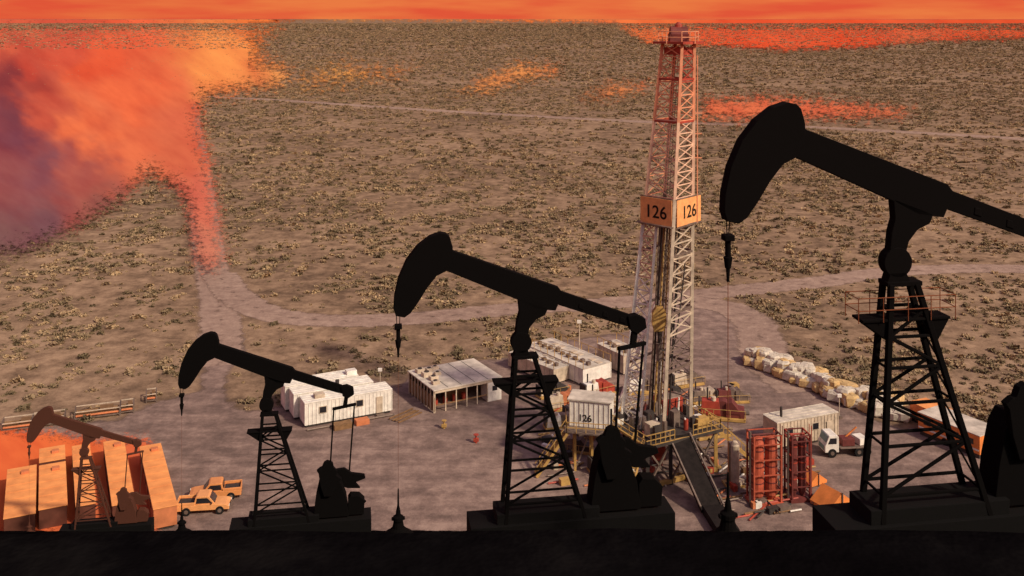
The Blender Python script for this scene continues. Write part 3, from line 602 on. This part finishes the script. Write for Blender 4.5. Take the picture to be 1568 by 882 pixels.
# lamp poles
p=gp(887,560); b=B('floodlight_mast',(p.x,p.y,0)); b.cyl('pole',CREAM,(0,0,0),(0,0,6.0),.09,.06,8); b.box('lamp_head',WHITE,(0,0,6.1),(.6,.3,.4)); b.box('base',STEEL,(0,0,.2),(.8,.8,.4)); b.done()
for a,bb in ((582,598),(1285,640)):
    p=gp(a,bb); b=B('floodlight_mast',(p.x,p.y,0)); b.cyl('pole',CREAM,(0,0,0),(0,0,2.6),.06,.05,8); b.box('lamp_head',WHITE,(0,0,2.7),(.5,.3,.35)); b.box('base',STEEL,(0,0,.15),(.6,.6,.3)); b.done()
for a,bb,m_ in ((729,678,RED),(680,656,YEL)):
    p=gp(a,bb); b=B('valve_stand',(p.x,p.y,0)); b.cyl('stem',m_,(0,0,0),(0,0,.9),.14,.1,10); b.cyl('handwheel',m_,(0,0,.9),(0,0,.98),.3,.3,14); b.box('body',m_,(0,0,.35),(.6,.35,.35)); b.done(.02)
# loose pipe & timber lying around the rig
DP=[ORSIDE,STEEL,WOOD,YEL,CREAM,RED,DSTEEL,STEEL,WHITE]
b=B('scattered_pipes',(0,0,0))
for i in range(230):
    a=random.uniform(1080,1240); bb=random.uniform(700,795)
    if i>80: a=random.uniform(830,1130); bb=random.uniform(590,745)
    p=gp(a,bb); t=random.choice([.3,.35,1.8,.9]); Lh=random.uniform(.4,1.9); dv=Vector((math.cos(t),math.sin(t),0))*Lh; m_=random.choice(DP); z=Vector((0,0,random.uniform(.08,.4)))
    if random.random()<.75: b.cyl('pipes_'+m_.name.split('_')[0]+m_.name[-3:],m_,p-dv+z,p+dv+z,.09,.09,6)
    else: b.box('crates_'+m_.name.split('_')[0]+m_.name[-3:],m_,p+Vector((0,0,.3)),(random.uniform(.4,1.2),random.uniform(.4,1.0),.6),t)
b.done()
b=B('timber_stack',tuple(gp(628,640)),.9)
for i in range(4): b.beam('planks',WOOD,(-2,i*.5,.1+.08*(i%2)),(2,i*.5,.1+.08*(i%2)),.2,.1)
b.done()
# ------------------------------------------------------------------ added sheets over the plain, sunset sky glow painted into their colour
def sky_sheet_mat():
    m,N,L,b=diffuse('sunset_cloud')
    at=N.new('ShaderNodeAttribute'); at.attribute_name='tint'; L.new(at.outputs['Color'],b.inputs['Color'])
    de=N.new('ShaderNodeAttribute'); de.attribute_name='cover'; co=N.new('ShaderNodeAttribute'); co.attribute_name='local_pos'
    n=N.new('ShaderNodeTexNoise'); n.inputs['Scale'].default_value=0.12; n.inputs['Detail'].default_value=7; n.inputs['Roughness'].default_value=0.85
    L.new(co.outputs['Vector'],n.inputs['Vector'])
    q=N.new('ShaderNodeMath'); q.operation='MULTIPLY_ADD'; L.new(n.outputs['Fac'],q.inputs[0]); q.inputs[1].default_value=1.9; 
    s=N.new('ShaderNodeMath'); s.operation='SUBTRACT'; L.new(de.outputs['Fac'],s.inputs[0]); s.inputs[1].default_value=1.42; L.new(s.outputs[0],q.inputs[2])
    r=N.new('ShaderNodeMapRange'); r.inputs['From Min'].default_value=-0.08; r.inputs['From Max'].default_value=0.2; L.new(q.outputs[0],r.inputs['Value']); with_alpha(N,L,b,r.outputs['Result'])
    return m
SKYSHEET=sky_sheet_mat()
def sky_sheet(name,poly,cols,soft,x0,x1,y0,y1,nx,ny,zc=1.5,gain=0.95,peak=1.0,var=0.2):
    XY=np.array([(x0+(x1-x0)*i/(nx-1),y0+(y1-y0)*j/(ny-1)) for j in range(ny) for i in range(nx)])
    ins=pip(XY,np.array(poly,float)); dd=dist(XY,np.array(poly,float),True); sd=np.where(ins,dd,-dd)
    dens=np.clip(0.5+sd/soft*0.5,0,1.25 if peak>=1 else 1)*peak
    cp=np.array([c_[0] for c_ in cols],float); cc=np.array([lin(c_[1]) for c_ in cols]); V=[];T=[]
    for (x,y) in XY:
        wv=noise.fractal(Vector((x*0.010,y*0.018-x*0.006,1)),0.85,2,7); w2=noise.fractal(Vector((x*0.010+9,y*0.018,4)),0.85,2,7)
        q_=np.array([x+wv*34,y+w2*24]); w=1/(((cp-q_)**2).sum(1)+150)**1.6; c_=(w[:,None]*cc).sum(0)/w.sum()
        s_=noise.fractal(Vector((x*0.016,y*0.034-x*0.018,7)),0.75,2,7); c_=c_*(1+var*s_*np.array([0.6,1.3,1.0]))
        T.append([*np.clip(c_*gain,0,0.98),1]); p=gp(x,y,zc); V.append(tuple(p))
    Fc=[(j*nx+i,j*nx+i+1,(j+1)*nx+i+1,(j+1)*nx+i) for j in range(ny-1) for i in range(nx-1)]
    mesh_obj(name,V,Fc,SKYSHEET,{'tint':('FLOAT_COLOR',T),'cover':('FLOAT',dens),'local_pos':('FLOAT_VECTOR',np.c_[XY[:,0]*0.8,XY[:,1]*1.6,np.zeros(len(XY))])})
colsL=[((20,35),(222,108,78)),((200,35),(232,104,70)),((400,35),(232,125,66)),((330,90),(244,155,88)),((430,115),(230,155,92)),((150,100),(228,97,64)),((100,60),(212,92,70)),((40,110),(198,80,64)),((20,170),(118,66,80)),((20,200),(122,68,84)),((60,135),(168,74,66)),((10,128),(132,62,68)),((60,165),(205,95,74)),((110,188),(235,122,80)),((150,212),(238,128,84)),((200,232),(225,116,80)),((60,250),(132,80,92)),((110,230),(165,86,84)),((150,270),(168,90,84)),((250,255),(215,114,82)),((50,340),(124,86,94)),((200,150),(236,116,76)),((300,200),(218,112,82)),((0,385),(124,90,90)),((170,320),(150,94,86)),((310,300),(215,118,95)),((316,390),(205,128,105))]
sky_sheet('sunset_cloud',[(-200,10),(445,10),(440,30),(402,60),(400,90),(440,104),(430,128),(360,138),(312,146),(304,185),(318,240),(330,320),(340,395),(318,410),(303,395),(290,310),(272,285),(230,262),(190,300),(120,345),(40,380),(-200,425)],colsL,44,-160,500,29.6,460,220,190)
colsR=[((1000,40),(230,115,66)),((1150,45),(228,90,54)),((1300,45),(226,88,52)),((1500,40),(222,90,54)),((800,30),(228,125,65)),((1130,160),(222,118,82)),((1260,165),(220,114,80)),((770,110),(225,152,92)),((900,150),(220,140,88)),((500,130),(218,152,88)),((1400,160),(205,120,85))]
sky_sheet('sunset_cloud',[(420,10),(420,30),(700,31),(940,36),(990,64),(1200,76),(1320,72),(1420,62),(1568,58),(1750,56),(1750,10),(420,10)],colsR,14,380,1700,29.6,110,260,50)
sky_sheet('sunset_cloud',[(1078,150),(1180,146),(1290,156),(1400,166),(1380,180),(1250,182),(1130,186),(1076,182)],colsR,30,1030,1460,110,215,130,40,1.2,peak=0.84)
sky_sheet('sunset_cloud',[(690,145),(740,112),(790,92),(860,96),(860,118),(800,128),(750,145)],colsR,30,620,930,60,185,90,40,1.2,peak=0.74)
sky_sheet('sunset_cloud',[(880,145),(930,115),(1010,120),(990,145),(930,162),(890,164)],colsR,28,820,1060,80,200,70,40,1.2,peak=0.62)
sky_sheet('sunset_cloud',[(430,118),(520,85),(640,98),(620,125),(470,145)],colsR,44,350,720,40,190,90,40,1.2,peak=0.66)
sky_sheet('orange_mist',[(-60,655),(60,660),(150,672),(225,672),(240,700),(240,820),(-60,820)],[((0,680),(232,112,66)),((100,700),(228,112,64)),((200,780),(215,110,75))],26,-90,290,640,815,90,50,0.3,peak=1.0)  # added sheet, orange sky tint on the ground painted into its colour
# ------------------------------------------------------------------ world, sun, camera
EL=math.radians(38); ROT=math.radians(130)
W=bpy.data.worlds.new("World"); bpy.context.scene.world=W; W.use_nodes=True; N=W.node_tree.nodes; L=W.node_tree.links
bg=N['Background']; bg.inputs['Strength'].default_value=0.1
sk=N.new('ShaderNodeTexSky'); sk.sky_type='NISHITA'; sk.sun_disc=False; sk.sun_elevation=EL; sk.sun_rotation=ROT; sk.dust_density=3
bg2=N.new('ShaderNodeBackground'); bg2.inputs['Strength'].default_value=1.0
tc=N.new('ShaderNodeTexCoord'); mp=N.new('ShaderNodeMapping'); mp.inputs['Scale'].default_value=(7,7,60); nz_=N.new('ShaderNodeTexNoise'); nz_.inputs['Scale'].default_value=1.2; nz_.inputs['Detail'].default_value=8
L.new(tc.outputs['Generated'],mp.inputs['Vector']); L.new(mp.outputs[0],nz_.inputs['Vector'])
r=N.new('ShaderNodeValToRGB'); r.color_ramp.elements[0].position=.35; r.color_ramp.elements[0].color=(*lin((224,86,56)),1); r.color_ramp.elements[1].position=.65; r.color_ramp.elements[1].color=(*lin((234,122,66)),1)
L.new(nz_.outputs['Fac'],r.inputs['Fac']); L.new(r.outputs[0],bg2.inputs['Color'])
sx=N.new('ShaderNodeSeparateXYZ'); L.new(tc.outputs['Generated'],sx.inputs[0]); mr=N.new('ShaderNodeMapRange'); mr.inputs['From Min'].default_value=0.08; mr.inputs['From Max'].default_value=0.45; mr.inputs['To Min'].default_value=1; mr.inputs['To Max'].default_value=0.12
L.new(sx.outputs['Z'],mr.inputs['Value']); mx=N.new('ShaderNodeMixShader'); L.new(mr.outputs[0],mx.inputs[0]); L.new(sk.outputs[0],bg.inputs['Color']); L.new(bg.outputs[0],mx.inputs[1]); L.new(bg2.outputs[0],mx.inputs[2]); L.new(mx.outputs[0],N['World Output'].inputs['Surface'])
sun=bpy.data.lights.new('sun','SUN'); sun.energy=3.4; sun.angle=math.radians(3); sun.color=(1.0,0.85,0.65); so=bpy.data.objects.new('sun',sun); C.objects.link(so)
dv=Vector((math.sin(ROT)*math.cos(EL),math.cos(ROT)*math.cos(EL),math.sin(EL))); so.rotation_euler=dv.to_track_quat('Z','Y').to_euler(); so.location=(60,-40,90)
cam=bpy.data.cameras.new('camera'); cam.lens=35; cam.sensor_width=36; cam.shift_y=-(441-HZ)/1568; cam.clip_start=0.5; cam.clip_end=120000
co=bpy.data.objects.new('camera',cam); C.objects.link(co); co.location=(0,0,H); co.rotation_euler=(math.radians(90),0,0); bpy.context.scene.camera=co
sc=bpy.context.scene; sc.view_settings.view_transform='Standard'; sc.view_settings.look='None'; sc.view_settings.exposure=0
print('shrubs',nP)
